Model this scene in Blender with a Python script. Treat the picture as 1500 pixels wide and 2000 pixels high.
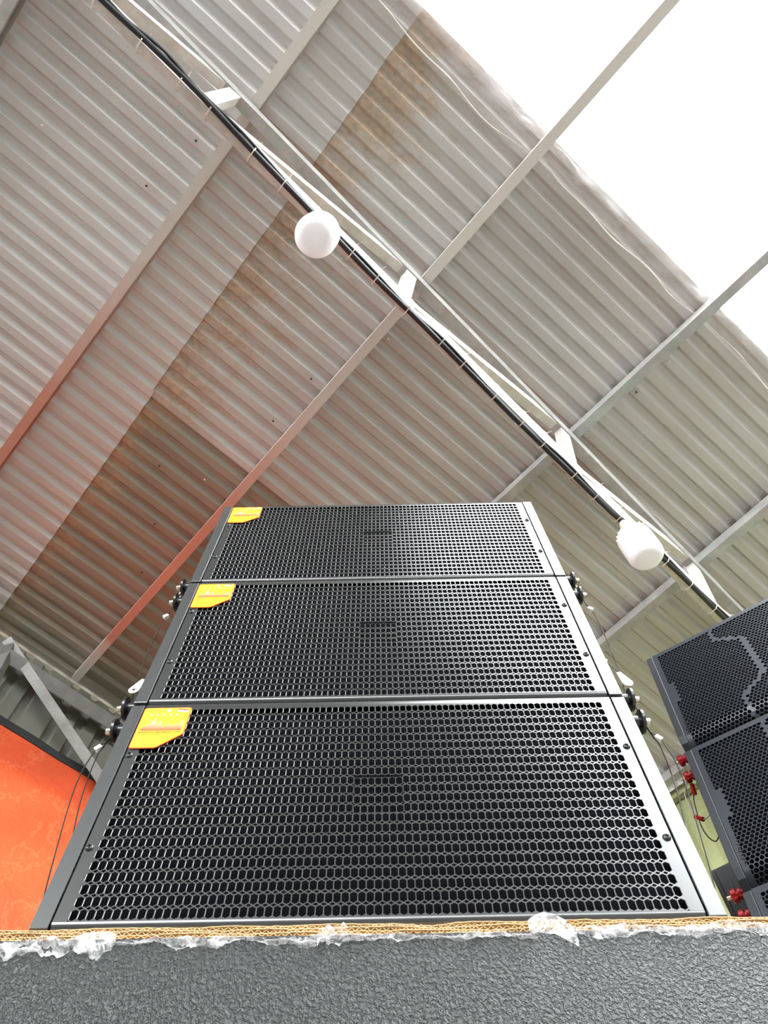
import bpy, bmesh, math, random
from mathutils import Vector, Matrix
for o in list(bpy.data.objects): bpy.data.objects.remove(o, do_unlink=True)
S = bpy.context.scene
COL = S.collection

# ------------------------------------------------------------------ camera, sky, exposure
BASE = 1.22                                   # top of the subwoofer, where the main stack stands
CAM = Vector((0.01075, -0.63826, BASE - 0.50588))
pi_, ya, ro = [math.radians(a) for a in (66.63, 0.2249, -1.206)]
fw = Vector((math.sin(ya)*math.cos(pi_), math.cos(ya)*math.cos(pi_), math.sin(pi_)))
rt = Vector((math.cos(ya), -math.sin(ya), 0)); up = rt.cross(fw)
R2 = math.cos(ro)*rt + math.sin(ro)*up; U2 = -math.sin(ro)*rt + math.cos(ro)*up
cd = bpy.data.cameras.new('camera'); cam = bpy.data.objects.new('camera', cd); COL.objects.link(cam)
cd.sensor_fit = 'VERTICAL'; cd.sensor_height = 36.0; cd.lens = 27.0; cd.clip_start = 0.02; cd.clip_end = 200
m3 = Matrix((R2, U2, -fw)).transposed()
cam.matrix_world = Matrix.Translation(CAM) @ m3.to_4x4()
S.camera = cam

wd = bpy.data.worlds.new('sky'); S.world = wd; wd.use_nodes = True
bg = wd.node_tree.nodes['Background']
bg.inputs['Color'].default_value = (0.95, 0.98, 1.0, 1); bg.inputs['Strength'].default_value = 34.0

vs = S.view_settings
vs.view_transform = 'Standard'; vs.look = 'None'; vs.gamma = 1.0; vs.use_curve_mapping = False
vs.exposure = -0.50

# ------------------------------------------------------------------ materials
def nodes(name):
    m = bpy.data.materials.new(name); m.use_nodes = True
    nt = m.node_tree; b = nt.nodes['Principled BSDF']
    return m, nt, b
def setp(b, **k):
    for n, v in k.items():
        n = n.replace('_', ' ')
        if n in b.inputs: b.inputs[n].default_value = v
def rgb(r, g, b): # sRGB 0-255 -> linear
    f = lambda c: (c/255/12.92) if c/255 <= 0.04045 else ((c/255+0.055)/1.055)**2.4
    return (f(r), f(g), f(b), 1)
def N(nt, t, **k):
    n = nt.nodes.new(t)
    for a, v in k.items(): setattr(n, a, v)
    return n
def noise(nt, co, scale, detail=4, rough=0.55, dist=0.0):
    n = N(nt, 'ShaderNodeTexNoise'); n.inputs['Scale'].default_value = scale
    n.inputs['Detail'].default_value = detail; n.inputs['Roughness'].default_value = rough
    n.inputs['Distortion'].default_value = dist
    nt.links.new(co, n.inputs['Vector']); return n
def ramp(nt, fac, stops):
    r = N(nt, 'ShaderNodeValToRGB'); e = r.color_ramp.elements
    e[0].position, e[0].color = stops[0]; e[1].position, e[1].color = stops[1]
    for p, c in stops[2:]:
        x = e.new(p); x.color = c
    nt.links.new(fac, r.inputs['Fac']); return r
def mapped(nt, scale=(1, 1, 1)):
    t = N(nt, 'ShaderNodeTexCoord'); mp = N(nt, 'ShaderNodeMapping')
    mp.inputs['Scale'].default_value = scale
    nt.links.new(t.outputs['Object'], mp.inputs['Vector']); return mp.outputs['Vector']
def mixc(nt, fac, a, b, mode='MIX'):
    m = N(nt, 'ShaderNodeMix', data_type='RGBA', blend_type=mode)
    for s, i in ((fac, 0), (a, 6), (b, 7)):
        if hasattr(s, 'links'): nt.links.new(s, m.inputs[i])
        else: m.inputs[i].default_value = s
    return m.outputs[2]
def bump(nt, b, h, strength, dist):
    n = N(nt, 'ShaderNodeBump'); n.inputs['Strength'].default_value = strength; n.inputs['Distance'].default_value = dist
    nt.links.new(h, n.inputs['Height']); nt.links.new(n.outputs['Normal'], b.inputs['Normal'])
def plain(name, col, rough=0.5, metal=0.0, spec=0.5, grain=0.0, gscale=400, vary=0.12, vscale=6):
    m, nt, b = nodes(name); co = mapped(nt)
    n = noise(nt, co, vscale, 5)
    lo = tuple(c*(1-vary) for c in col[:3])+(1,); hi = tuple(min(1, c*(1+vary)) for c in col[:3])+(1,)
    r = ramp(nt, n.outputs['Fac'], [(0.3, lo), (0.7, hi)])
    nt.links.new(r.outputs['Color'], b.inputs['Base Color'])
    setp(b, Roughness=rough, Metallic=metal); b.inputs['Specular IOR Level'].default_value = spec
    if grain:
        g = noise(nt, co, gscale, 2); bump(nt, b, g.outputs['Fac'], grain, 0.001)
    return m
MT = {}
MT['coat'] = plain('black powder coat', (0.012, 0.013, 0.013, 1), 0.25, 0.0, 1.0)
MT['cap'] = plain('black end cap coat', (0.022, 0.024, 0.024, 1), 0.27, 0.0, 1.0)
MT['foam'] = plain('black foam', (0.003, 0.003, 0.004, 1), 0.95, 0, 0.05)
MT['cabinet'] = plain('black cabinet paint', (0.012, 0.012, 0.012, 1), 0.6, 0, 0.4, 0.3, 700)
MT['blackmetal'] = plain('black anodised metal', (0.008, 0.008, 0.009, 1), 0.28, 0.0, 0.6)
MT['screw'] = plain('black oxide screw', (0.03, 0.03, 0.03, 1), 0.35, 0.6, 0.5)
MT['nickel'] = plain('nickel tip', (0.75, 0.68, 0.56, 1), 0.25, 1.0)
MT['tag'] = plain('white plastic', (0.78, 0.76, 0.72, 1), 0.5)
MT['wire'] = plain('dark steel wire', (0.015, 0.014, 0.012, 1), 0.5, 0.0, 0.2)
MT['wirelight'] = plain('bright steel wire', (0.45, 0.42, 0.36, 1), 0.4, 0.5)
MT['red'] = plain('red anodised metal', (0.32, 0.006, 0.01, 1), 0.22, 0.35, 0.6)
MT['cablep'] = plain('black cable sheath', (0.008, 0.008, 0.010, 1), 0.4)
MT['tie'] = plain('white nylon tie', (0.72, 0.64, 0.56, 1), 0.5)
MT['yellow'] = plain('yellow print', (0.74, 0.46, 0.003, 1), 0.45, 0, 0.5, 0, 400, 0.03)
MT['orangeprint'] = plain('orange print', (0.66, 0.08, 0.006, 1), 0.45)
MT['whiteprint'] = plain('white print', (0.85, 0.80, 0.70, 1), 0.5)
MT['redprint'] = plain('red print', (0.55, 0.02, 0.02, 1), 0.5)
MT['brownprint'] = plain('dark brown print', (0.10, 0.02, 0.005, 1), 0.5)
def m_skyline():
    m, nt, b = nodes('skyline print'); co = mapped(nt)
    s = N(nt, 'ShaderNodeSeparateXYZ'); nt.links.new(co, s.inputs[0])
    mr = N(nt, 'ShaderNodeMapRange'); mr.inputs['From Min'].default_value = 0.283; mr.inputs['From Max'].default_value = 0.306
    nt.links.new(s.outputs['Z'], mr.inputs['Value'])
    r = ramp(nt, mr.outputs['Result'], [(0.0, (0.55, 0.05, 0.02, 1)), (1.0, (0.36, 0.38, 0.32, 1)), (0.40, (0.42, 0.18, 0.12, 1))])
    nt.links.new(r.outputs['Color'], b.inputs['Base Color']); setp(b, Roughness=0.5); return m
MT['skyline'] = m_skyline()
def m_galv(name, col, rough=0.42, metal=0.55, mott=0.18):
    m, nt, b = nodes(name); co = mapped(nt)
    v = N(nt, 'ShaderNodeTexVoronoi'); v.inputs['Scale'].default_value = 60; nt.links.new(co, v.inputs['Vector'])
    n = noise(nt, co, 9, 6)
    c = ramp(nt, n.outputs['Fac'], [(0.3, tuple(x*(1-mott) for x in col[:3])+(1,)), (0.72, tuple(min(1, x*(1+mott)) for x in col[:3])+(1,))])
    c2 = mixc(nt, 0.12, c.outputs['Color'], v.outputs['Color'], 'MULTIPLY')
    nt.links.new(c2, b.inputs['Base Color']); setp(b, Roughness=rough, Metallic=metal); return m
MT['galv'] = m_galv('galvanised steel', (0.58, 0.57, 0.53, 1), 0.45, 0.2)
MT['galvdull'] = m_galv('dull galvanised steel', (0.40, 0.40, 0.38, 1), 0.5, 0.2, 0.2)
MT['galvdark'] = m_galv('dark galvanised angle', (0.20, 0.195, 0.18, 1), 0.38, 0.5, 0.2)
def m_redstretch():
    # purlin coloured red on one stretch, grey elsewhere
    m, nt, b = nodes('galvanised purlin with red stretch'); co = mapped(nt)
    n = noise(nt, co, 5, 6); s = N(nt, 'ShaderNodeSeparateXYZ'); nt.links.new(co, s.inputs[0])
    ad = N(nt, 'ShaderNodeMath', operation='MULTIPLY_ADD'); ad.inputs[1].default_value = 0.5
    nt.links.new(n.outputs['Fac'], ad.inputs[0]); nt.links.new(s.outputs['Y'], ad.inputs[2])
    r = ramp(nt, ad.outputs[0], [(0.0, (0, 0, 0, 1)), (1.0, (1, 1, 1, 1))])
    mr = N(nt, 'ShaderNodeMapRange'); mr.inputs['From Min'].default_value = 1.25; mr.inputs['From Max'].default_value = 2.1
    nt.links.new(ad.outputs[0], mr.inputs['Value'])
    mr2 = N(nt, 'ShaderNodeMapRange'); mr2.inputs['From Min'].default_value = 3.05; mr2.inputs['From Max'].default_value = 2.95
    nt.links.new(ad.outputs[0], mr2.inputs['Value'])
    mu = N(nt, 'ShaderNodeMath', operation='MULTIPLY'); nt.links.new(mr.outputs[0], mu.inputs[0]); nt.links.new(mr2.outputs[0], mu.inputs[1])
    c = mixc(nt, mu.outputs[0], (0.64, 0.61, 0.56, 1), (0.56, 0.23, 0.16, 1))
    c = mixc(nt, 0.25, c, (0.30, 0.24, 0.20, 1))
    nt.links.new(c, b.inputs['Base Color']); setp(b, Roughness=0.5, Metallic=0.2); return m
MT['purlinred'] = m_redstretch()
def m_sheet(name, base, stain, rust_len=0.0, u0=0.0, stain_amt=0.35, metal=0.25):
    m, nt, b = nodes(name); co = mapped(nt); streak = mapped(nt, (0.5, 5, 5))
    n1 = noise(nt, streak, 2.2, 6, 0.6); n2 = noise(nt, co, 26, 5, 0.7); n3 = noise(nt, co, 1.1, 3)
    f = ramp(nt, n1.outputs['Fac'], [(0.38, (0, 0, 0, 1)), (0.72, (stain_amt,)*3+(1,))])
    c = mixc(nt, f.outputs['Color'], base, stain)
    f3 = ramp(nt, n3.outputs['Fac'], [(0.3, (0.88, 0.86, 0.84, 1)), (0.7, (1.05, 1.05, 1.05, 1))])
    c = mixc(nt, 1.0, c, f3.outputs['Color'], 'MULTIPLY')
    dk = ramp(nt, n2.outputs['Fac'], [(0.62, (0, 0, 0, 1)), (0.80, (0.45, 0.45, 0.45, 1))])
    c = mixc(nt, dk.outputs['Color'], c, tuple(x*0.5 for x in stain[:3])+(1,))
    if rust_len:
        s = N(nt, 'ShaderNodeSeparateXYZ'); nt.links.new(co, s.inputs[0])
        mr = N(nt, 'ShaderNodeMapRange'); mr.inputs['From Min'].default_value = u0; mr.inputs['From Max'].default_value = u0+rust_len
        mr.inputs['To Min'].default_value = 0.36; mr.inputs['To Max'].default_value = -0.25
        nt.links.new(s.outputs['X'], mr.inputs['Value'])
        nr = noise(nt, mapped(nt, (1.0, 2.2, 1)), 6.5, 10, 0.70)
        ad = N(nt, 'ShaderNodeMath', operation='ADD'); nt.links.new(nr.outputs['Fac'], ad.inputs[0]); nt.links.new(mr.outputs[0], ad.inputs[1])
        fr = ramp(nt, ad.outputs[0], [(0.60, (0, 0, 0, 1)), (0.84, (0.70, 0.70, 0.70, 1))])
        nc = noise(nt, co, 40, 4)
        rc = ramp(nt, nc.outputs['Fac'], [(0.35, (0.30, 0.22, 0.14, 1)), (0.65, (0.50, 0.33, 0.19, 1))])
        c = mixc(nt, fr.outputs['Color'], c, rc.outputs['Color'])
    nt.links.new(c, b.inputs['Base Color']); setp(b, Roughness=0.5, Metallic=metal)
    g = noise(nt, co, 14, 3); bump(nt, b, g.outputs['Fac'], 0.15, 0.004)
    return m
MT['sheetnew'] = m_sheet('light zinc roofing', (0.60, 0.60, 0.585, 1), (0.50, 0.42, 0.39, 1), stain_amt=0.3)
MT['sheetold'] = m_sheet('weathered zinc roofing', (0.52, 0.52, 0.50, 1), (0.39, 0.335, 0.30, 1), 0.85, -0.42, 0.5)
MT['sheetbrown'] = m_sheet('browned zinc roofing', (0.29, 0.265, 0.215, 1), (0.19, 0.145, 0.10, 1), 0.5, -0.40, 0.6)
MT['wallsheet'] = m_sheet('grey green zinc walling', (0.19, 0.195, 0.165, 1), (0.14, 0.14, 0.115, 1), 0, 0, 0.4)
def m_trans(name, col, tfrac, vary=0.15, scale=3.0, rough=0.5):
    m, nt, b = nodes(name); co = mapped(nt)
    n = noise(nt, co, scale, 6, 0.6)
    r = ramp(nt, n.outputs['Fac'], [(0.3, tuple(c*(1-vary) for c in col[:3])+(1,)), (0.7, tuple(min(1, c*(1+vary)) for c in col[:3])+(1,))])
    nt.links.new(r.outputs['Color'], b.inputs['Base Color']); setp(b, Roughness=rough)
    t = N(nt, 'ShaderNodeBsdfTranslucent'); nt.links.new(r.outputs['Color'], t.inputs['Color'])
    mx = N(nt, 'ShaderNodeMixShader'); mx.inputs[0].default_value = tfrac
    nt.links.new(b.outputs[0], mx.inputs[1]); nt.links.new(t.outputs[0], mx.inputs[2])
    nt.links.new(mx.outputs[0], nt.nodes['Material Output'].inputs['Surface'])
    g = noise(nt, co, 7, 5, 0.7, 0.6); bump(nt, b, g.outputs['Fac'], 0.5, 0.02)
    return m
MT['tarp'] = m_trans('orange woven tarpaulin', (0.52, 0.066, 0.017, 1), 0.08, 0.18, 2.5)
def creases(m):
    nt = m.node_tree; b = nt.nodes['Principled BSDF']; src = b.inputs['Base Color'].links[0].from_socket
    a = noise(nt, mapped(nt, (1, 1, 0.6)), 4.0, 7, 0.62, 0.4)
    d = N(nt, 'ShaderNodeMath', operation='SUBTRACT'); d.inputs[1].default_value = 0.5; nt.links.new(a.outputs['Fac'], d.inputs[0])
    e = N(nt, 'ShaderNodeMath', operation='ABSOLUTE'); nt.links.new(d.outputs[0], e.inputs[0])
    r = ramp(nt, e.outputs[0], [(0.0, (0.45, 0.45, 0.45, 1)), (0.02, (0, 0, 0, 1))])
    c = mixc(nt, r.outputs['Color'], src, (0.66, 0.17, 0.07, 1)); nt.links.new(c, b.inputs['Base Color'])
creases(MT['tarp'])
MT['hem'] = plain('black hem', (0.012, 0.012, 0.014, 1), 0.7)
MT['green'] = m_trans('yellow green translucent sheeting', (0.34, 0.365, 0.18, 1), 0.12, 0.12, 1.5)
MT['bulb'] = m_trans('opal bulb plastic', (0.93, 0.93, 0.96, 1), 0.4, 0.02, 3, 0.25)
MT['bulbbase'] = plain('ivory bulb base', (0.70, 0.64, 0.50, 1), 0.4)
MT['floor'] = plain('dusty concrete floor', (0.115, 0.113, 0.11, 1), 0.85, 0, 0.3, 0.2, 60, 0.2, 2)
MT['kraft'] = plain('kraft cardboard', (0.56, 0.38, 0.19, 1), 0.8, 0, 0.2, 0.2, 500, 0.15, 40)
def m_film():
    m, nt, b = nodes('crumpled clear stretch film'); co = mapped(nt)
    n = noise(nt, co, 55, 6, 0.7, 1.5)
    setp(b, Roughness=0.18); b.inputs['Base Color'].default_value = (0.80, 0.78, 0.78, 1)
    bump(nt, b, n.outputs['Fac'], 1.0, 0.003)
    tr = N(nt, 'ShaderNodeBsdfTransparent'); tl = N(nt, 'ShaderNodeBsdfTranslucent'); tl.inputs['Color'].default_value = (0.85, 0.83, 0.82, 1)
    m1 = N(nt, 'ShaderNodeMixShader'); m1.inputs[0].default_value = 0.3
    nt.links.new(b.outputs[0], m1.inputs[1]); nt.links.new(tl.outputs[0], m1.inputs[2])
    f = ramp(nt, n.outputs['Fac'], [(0.42, (0.88, 0.88, 0.88, 1)), (0.66, (0.20, 0.20, 0.20, 1))])
    m2 = N(nt, 'ShaderNodeMixShader'); nt.links.new(f.outputs['Color'], m2.inputs[0])
    nt.links.new(m1.outputs[0], m2.inputs[1]); nt.links.new(tr.outputs[0], m2.inputs[2])
    nt.links.new(m2.outputs[0], nt.nodes['Material Output'].inputs['Surface']); return m
MT['film'] = m_film()
def m_texpaint():
    m, nt, b = nodes('black textured speaker paint'); co = mapped(nt)
    n = noise(nt, co, 270, 3, 0.6, 0.3); n2 = noise(nt, co, 900, 2)
    h = ramp(nt, n.outputs['Fac'], [(0.40, (0, 0, 0, 1)), (0.60, (1, 1, 1, 1))])
    ad = mixc(nt, 0.12, h.outputs['Color'], n2.outputs['Color'])
    c = ramp(nt, n.outputs['Fac'], [(0.38, (0.007, 0.008, 0.008, 1)), (0.62, (0.024, 0.028, 0.026, 1))])
    nt.links.new(c.outputs['Color'], b.inputs['Base Color'])
    setp(b, Roughness=0.34); b.inputs['Specular IOR Level'].default_value = 0.45
    bump(nt, b, ad, 1.0, 0.0018); return m
MT['texpaint'] = m_texpaint()

# ------------------------------------------------------------------ mesh helpers
class MB:
    def __init__(s): s.v = []; s.f = []
    def add(s, vs, fs):
        o = len(s.v); s.v += [tuple(x) for x in vs]; s.f += [tuple(i+o for i in q) for q in fs]
    def box(s, lo, hi, mat=None):
        x0, y0, z0 = lo; x1, y1, z1 = hi
        vs = [Vector(p) for p in ((x0,y0,z0),(x1,y0,z0),(x1,y1,z0),(x0,y1,z0),(x0,y0,z1),(x1,y0,z1),(x1,y1,z1),(x0,y1,z1))]
        if mat: vs = [mat @ p for p in vs]
        s.add(vs, [(0,3,2,1),(4,5,6,7),(0,1,5,4),(1,2,6,5),(2,3,7,6),(3,0,4,7)])
    def prism(s, poly, a, b):          # poly = list of (p,q) offsets placed at frames a and b (functions)
        n = len(poly)
        vs = [a(*p) for p in poly] + [b(*p) for p in poly]
        fs = [(i, (i+1) % n, n+(i+1) % n, n+i) for i in range(n)] + [tuple(range(n))[::-1], tuple(range(n, 2*n))]
        s.add(vs, fs)
    def tube(s, pts, r, seg=8, rr=None):
        pts = [Vector(p) for p in pts]; n = len(pts); rings = []
        prev = None
        for i, p in enumerate(pts):
            t = (pts[min(i+1, n-1)]-pts[max(i-1, 0)]).normalized()
            a = prev if prev else (Vector((0,0,1)) if abs(t.z) < 0.9 else Vector((1,0,0)))
            x = (a - t*a.dot(t)).normalized(); y = t.cross(x); prev = x
            q = rr[i] if rr else r
            rings.append([p + (x*math.cos(k*2*math.pi/seg)+y*math.sin(k*2*math.pi/seg))*q for k in range(seg)])
        vs = [v for ring in rings for v in ring]
        fs = [(i*seg+k, i*seg+(k+1) % seg, (i+1)*seg+(k+1) % seg, (i+1)*seg+k) for i in range(n-1) for k in range(seg)]
        fs += [tuple(range(seg))[::-1], tuple(range((n-1)*seg, n*seg))]
        s.add(vs, fs)
    def lathe(s, prof, o, ax, seg=20):   # prof = [(along, radius)]
        o = Vector(o); ax = Vector(ax).normalized()
        x = ax.orthogonal().normalized(); y = ax.cross(x); n = len(prof)
        vs = [o + ax*a + (x*math.cos(k*2*math.pi/seg)+y*math.sin(k*2*math.pi/seg))*r for a, r in prof for k in range(seg)]
        fs = [(i*seg+k, i*seg+(k+1) % seg, (i+1)*seg+(k+1) % seg, (i+1)*seg+k) for i in range(n-1) for k in range(seg)]
        fs += [tuple(range(seg))[::-1], tuple(range((n-1)*seg, n*seg))]
        s.add(vs, fs)
    def mesh(s, name):
        me = bpy.data.meshes.new(name); me.from_pydata(s.v, [], s.f); me.update(); return me
    def build(s, name, mat, parent=None, smooth=None, bevel=0, recalc=True):
        me = s.mesh(name)
        if recalc:
            bm = bmesh.new(); bm.from_mesh(me)
            if bevel:
                bmesh.ops.remove_doubles(bm, verts=bm.verts, dist=1e-6)
            bmesh.ops.recalc_face_normals(bm, faces=bm.faces)
            if bevel:
                es = [e for e in bm.edges if len(e.link_faces) == 2 and e.calc_face_angle(0) > 0.5]
                bmesh.ops.bevel(bm, geom=es, offset=bevel, segments=2, affect='EDGES', profile=0.5)
            bm.to_mesh(me); bm.free()
        if smooth is not None:
            for p in me.polygons: p.use_smooth = True
            me.set_sharp_from_angle(angle=math.radians(smooth))
        return link(name, me, mat, parent)
def link(name, me, mat, parent=None):
    if mat and not me.materials: me.materials.append(MT[mat])
    o = bpy.data.objects.new(name, me); COL.objects.link(o)
    if parent: o.parent = parent
    return o
def tag(o, label=None, cat=None, group=None, kind=None):
    if label: o['label'] = label
    if cat: o['category'] = cat
    if group: o['group'] = group
    if kind: o['kind'] = kind
    return o
def empty(name, mat=None):
    o = bpy.data.objects.new(name, None); COL.objects.link(o); o.empty_display_size = 0.1
    if mat is not None: o.matrix_world = mat
    return o
def cspline(pts, n=8):
    pts = [Vector(p) for p in pts]; out = []
    for i in range(len(pts)-1):
        p0 = pts[max(i-1, 0)]; p1 = pts[i]; p2 = pts[i+1]; p3 = pts[min(i+2, len(pts)-1)]
        for k in range(n):
            t = k/n
            out.append(0.5*((2*p1)+(p2-p0)*t+(2*p0-5*p1+4*p2-p3)*t*t+(3*p1-p0-3*p2+p3)*t**3))
    out.append(pts[-1]); return out

# ------------------------------------------------------------------ the building
AZ = math.radians(-41.33)
PH = Vector((math.sin(AZ), math.cos(AZ), 0)); RH = Vector((math.cos(AZ), -math.sin(AZ), 0))   # horizontal axes of the shed
K = 1.45                                                                                         # metres per shed unit
def W(r, p, z): return CAM + (RH*r + PH*p + Vector((0, 0, z)))*K                                # shed coordinates, z above the lens
PD = Vector((-0.6594717, 0.74986867, 0.05285883)); RD = Vector((0.74817043, 0.66155908, -0.05079941)); ND = Vector((0.07306212, -0.00604664, 0.99730906))
H = 3.3; HN = H*ND.z
ROOF = Matrix.Translation(CAM) @ Matrix((RD, PD, ND)).transposed().to_4x4() @ Matrix.Scale(K, 4)
def roofz(r, p):
    d = RH*r + PH*p
    return H - (ND.x*d.x + ND.y*d.y)/ND.z

floor = MB(); floor.box((-30, -30, -0.1), (30, 30, 0.0)); tag(floor.build('floor', 'floor'), 'dusty grey brown concrete floor', kind='structure')

# roof sheets: trapezoid profile across v, running along u
PITCH = 0.0885
def sheet(u0, u1, v0, n, w, mat, parent, skew=0.0, name='roof_sheet'):
    prof = []
    for i in range(n):
        b = v0 + i*PITCH
        prof += [(b, 0), (b+0.036, 0), (b+0.047, 0.015), (b+0.067, 0.015)]
    prof.append((v0+n*PITCH, 0)); prof.append((v0+n*PITCH+0.03, 0))
    m = MB(); th = 0.0012; k = len(prof)
    vs = []
    for off in (0, th):
        for u in (u0, u1):
            for v, z in prof:
                uu = u + (skew*(v-v0) if u == (u1 if mat == 'sheetnew' else u0) else 0)
                vs.append((uu, v, w+z+off))
    fs = []
    for l in (0, 2*k):
        fs += [(l+i, l+i+1, l+k+i+1, l+k+i) for i in range(k-1)]
    fs += [(i, i+1, 2*k+i+1, 2*k+i) for i in range(k-1)] + [(k+i, k+i+1, 3*k+i+1, 3*k+i) for i in range(k-1)]
    m.add(vs, fs)
    return m.build(name, mat, parent)
ceiling = empty('ceiling', ROOF); tag(ceiling, 'corrugated zinc roof sheets over the shed', kind='structure')
V0 = -0.375
rows = [(V0, 3), (V0+3*PITCH, 8), (V0+11*PITCH, 10), (V0+21*PITCH, 9), (V0+30*PITCH, 12)]
seam = [(-0.410, 0.0), (-0.405, 0.02), (-0.393, 0.02), (-0.365, 0.025), (-0.345, 0.02)]
for i, ((v, n), (su, sk)) in enumerate(zip(rows, seam)):
    sheet(-6.4, su, v, n, HN-0.004-0.0006*i, 'sheetnew', ceiling, sk)
    sheet(su-0.15, 3.25, v, n, HN+0.0005*i, 'sheetold' if i < 3 else 'sheetbrown', ceiling, 0.0)

scr = [(-1.30, 0.86), (-0.80, 0.55), (-0.86, 0.80), (0.30, 0.30), (0.27, 0.62), (0.13, 0.95), (0.12, 1.20), (0.29, 1.9), (0.05, 1.62), (-0.15, 1.75), (0.35, 2.1), (1.22, 0.05), (1.22, -0.12), (0.22, -0.2), (0.10, 2.3), (0.0, 2.05)]
for k, (u, v) in enumerate(scr):
    m = MB(); vv = V0 + round((v-V0)/PITCH)*PITCH + 0.018; m.lathe([(0, 0.0045), (0.004, 0.0045), (0.006, 0.001)], (u, vv, HN-0.0055), (0, 0, -1), 8); m.build('roof_screw', 'screw' if k % 4 else 'tag', ceiling)
# unseen roof: upper left inferred from reflections and lengthened, far side added to cut light
for k in range(9):
    sheet(-6.4, -0.60, V0-8*(k+1)*PITCH, 8, HN-0.003, 'sheetnew', ceiling)
    sheet(1.85, 3.25, V0-8*(k+1)*PITCH, 8, HN+0.001, 'sheetold', ceiling)

# purlins
def purlin(ua, va, ub, vb, label, mat='galvdull', v0=-6.7, v1=3.05, wid=0.042, hgt=0.055):
    k = (HN-hgt)/HN*H
    f = lambda v: (ua + (ub-ua)*(v/H-va)/(vb-va))*k
    m = MB(); th = 0.003
    w0 = HN-0.006-hgt; w1 = HN-0.006
    def frame(v):
        u = f(v)
        return lambda a, b: (u+a, v, w0+b)
    # C channel: bottom flange down, open to the right
    poly = [(0, 0), (wid, 0), (wid, 0.012), (wid-th, 0.012), (wid-th, th), (th, th), (th, hgt-th), (wid, hgt-th), (wid, hgt), (0, hgt)]
    m.prism(poly, frame(v0), frame(v1))
    o = m.build('purlin', mat); o.matrix_world = ROOF
    return tag(o, label, 'purlin', 'steel purlins under the roof')
purlin(-0.490, 0, -0.500, 0.7, 'steel purlin cutting the far upper left corner of the roof')
purlin(-0.2145, -0.048, -0.232, 0.671, 'galvanised purlin left of the light bulbs, reddish at its lower end', 'purlinred')
purlin(0.070, -0.287, 0.050, 0.951, 'long purlin running from the white sky to the roof truss by the wall, red below', 'purlinred')
purlin(0.356, -0.192, 0.344, 0.248, 'grey purlin between the two light bulbs, ending behind the top speaker')
purlin(0.618, 0.0, 0.620, 0.311, 'grey purlin just beyond the tilted light bulb on the right')
purlin(0.885, 0.0, 0.887, 0.311, 'grey purlin along the top of the green wall', v0=-0.4)

# clear plastic sheeting caught along the open edge of the roof
def m_clear():
    m, nt, b = nodes('clear plastic sheeting'); co = mapped(nt)
    n = noise(nt, mapped(nt, (1, 3, 1)), 9, 5, 0.6, 1.0); bump(nt, b, n.outputs['Fac'], 0.8, 0.02)
    b.inputs['Base Color'].default_value = (0.80, 0.78, 0.78, 1); setp(b, Roughness=0.15)
    tr = N(nt, 'ShaderNodeBsdfTransparent'); tr.inputs['Color'].default_value = (0.96, 0.94, 0.94, 1)
    f = ramp(nt, n.outputs['Fac'], [(0.35, (0.93, 0.93, 0.93, 1)), (0.65, (0.76, 0.76, 0.76, 1))])
    mx = N(nt, 'ShaderNodeMixShader'); nt.links.new(f.outputs['Color'], mx.inputs[0])
    nt.links.new(b.outputs[0], mx.inputs[1]); nt.links.new(tr.outputs[0], mx.inputs[2])
    nt.links.new(mx.outputs[0], nt.nodes['Material Output'].inputs['Surface']); return m
MT['clear'] = m_clear()
def edge_plastic(u0, u1, va, vb, seed, label):
    rnd = random.Random(seed); m = MB(); nu, nv = 60, 8; ph = rnd.uniform(0, 6); rim = []
    for i in range(nu+1):
        t = i/nu; u = u0+(u1-u0)*t
        inner = va+(vb-va)*t + 0.024*math.sin(t*math.pi*1.0)-0.012 + 0.006*math.sin(t*17+ph)
        for j in range(nv+1):
            q = j/nv; v = -0.392+0.006*math.sin(t*9+ph) + (inner+0.392)*q
            w = HN-0.006-0.030*math.sin(q*math.pi)*(0.6+0.4*math.sin(t*8+ph))-0.014*q-0.004*math.sin(u*40+q*3)
            m.v.append((u, v, w))
            if j == nv: rim.append((u, v, w))
    m.f = [(i*(nv+1)+j, (i+1)*(nv+1)+j, (i+1)*(nv+1)+j+1, i*(nv+1)+j+1) for i in range(nu) for j in range(nv)]
    o = m.build('plastic_sheeting', 'clear', None, 180, recalc=False); o.matrix_world = ROOF
    h = MB(); h.tube(rim, 0.0022, 6, [0.0008+0.0024*max(0, math.sin(math.pi*k/nu)) for k in range(nu+1)]); h.build('rolled_rim_glint', 'tag', o, 60)  # curled rim made white so its glint is in the colour
    tag(o, label, 'plastic sheeting', 'plastic along the roof edge')
edge_plastic(-0.75, 0.215, -0.292, -0.258, 1, 'clear plastic sheeting on the roof edge above the rusty sheets')
edge_plastic(0.235, 1.165, -0.290, -0.285, 2, 'clear plastic sheeting on the roof edge between the two purlins that reach into the sky')
edge_plastic(1.185, 2.30, -0.300, -0.285, 3, 'clear plastic sheeting on the roof edge at the far right')

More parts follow.
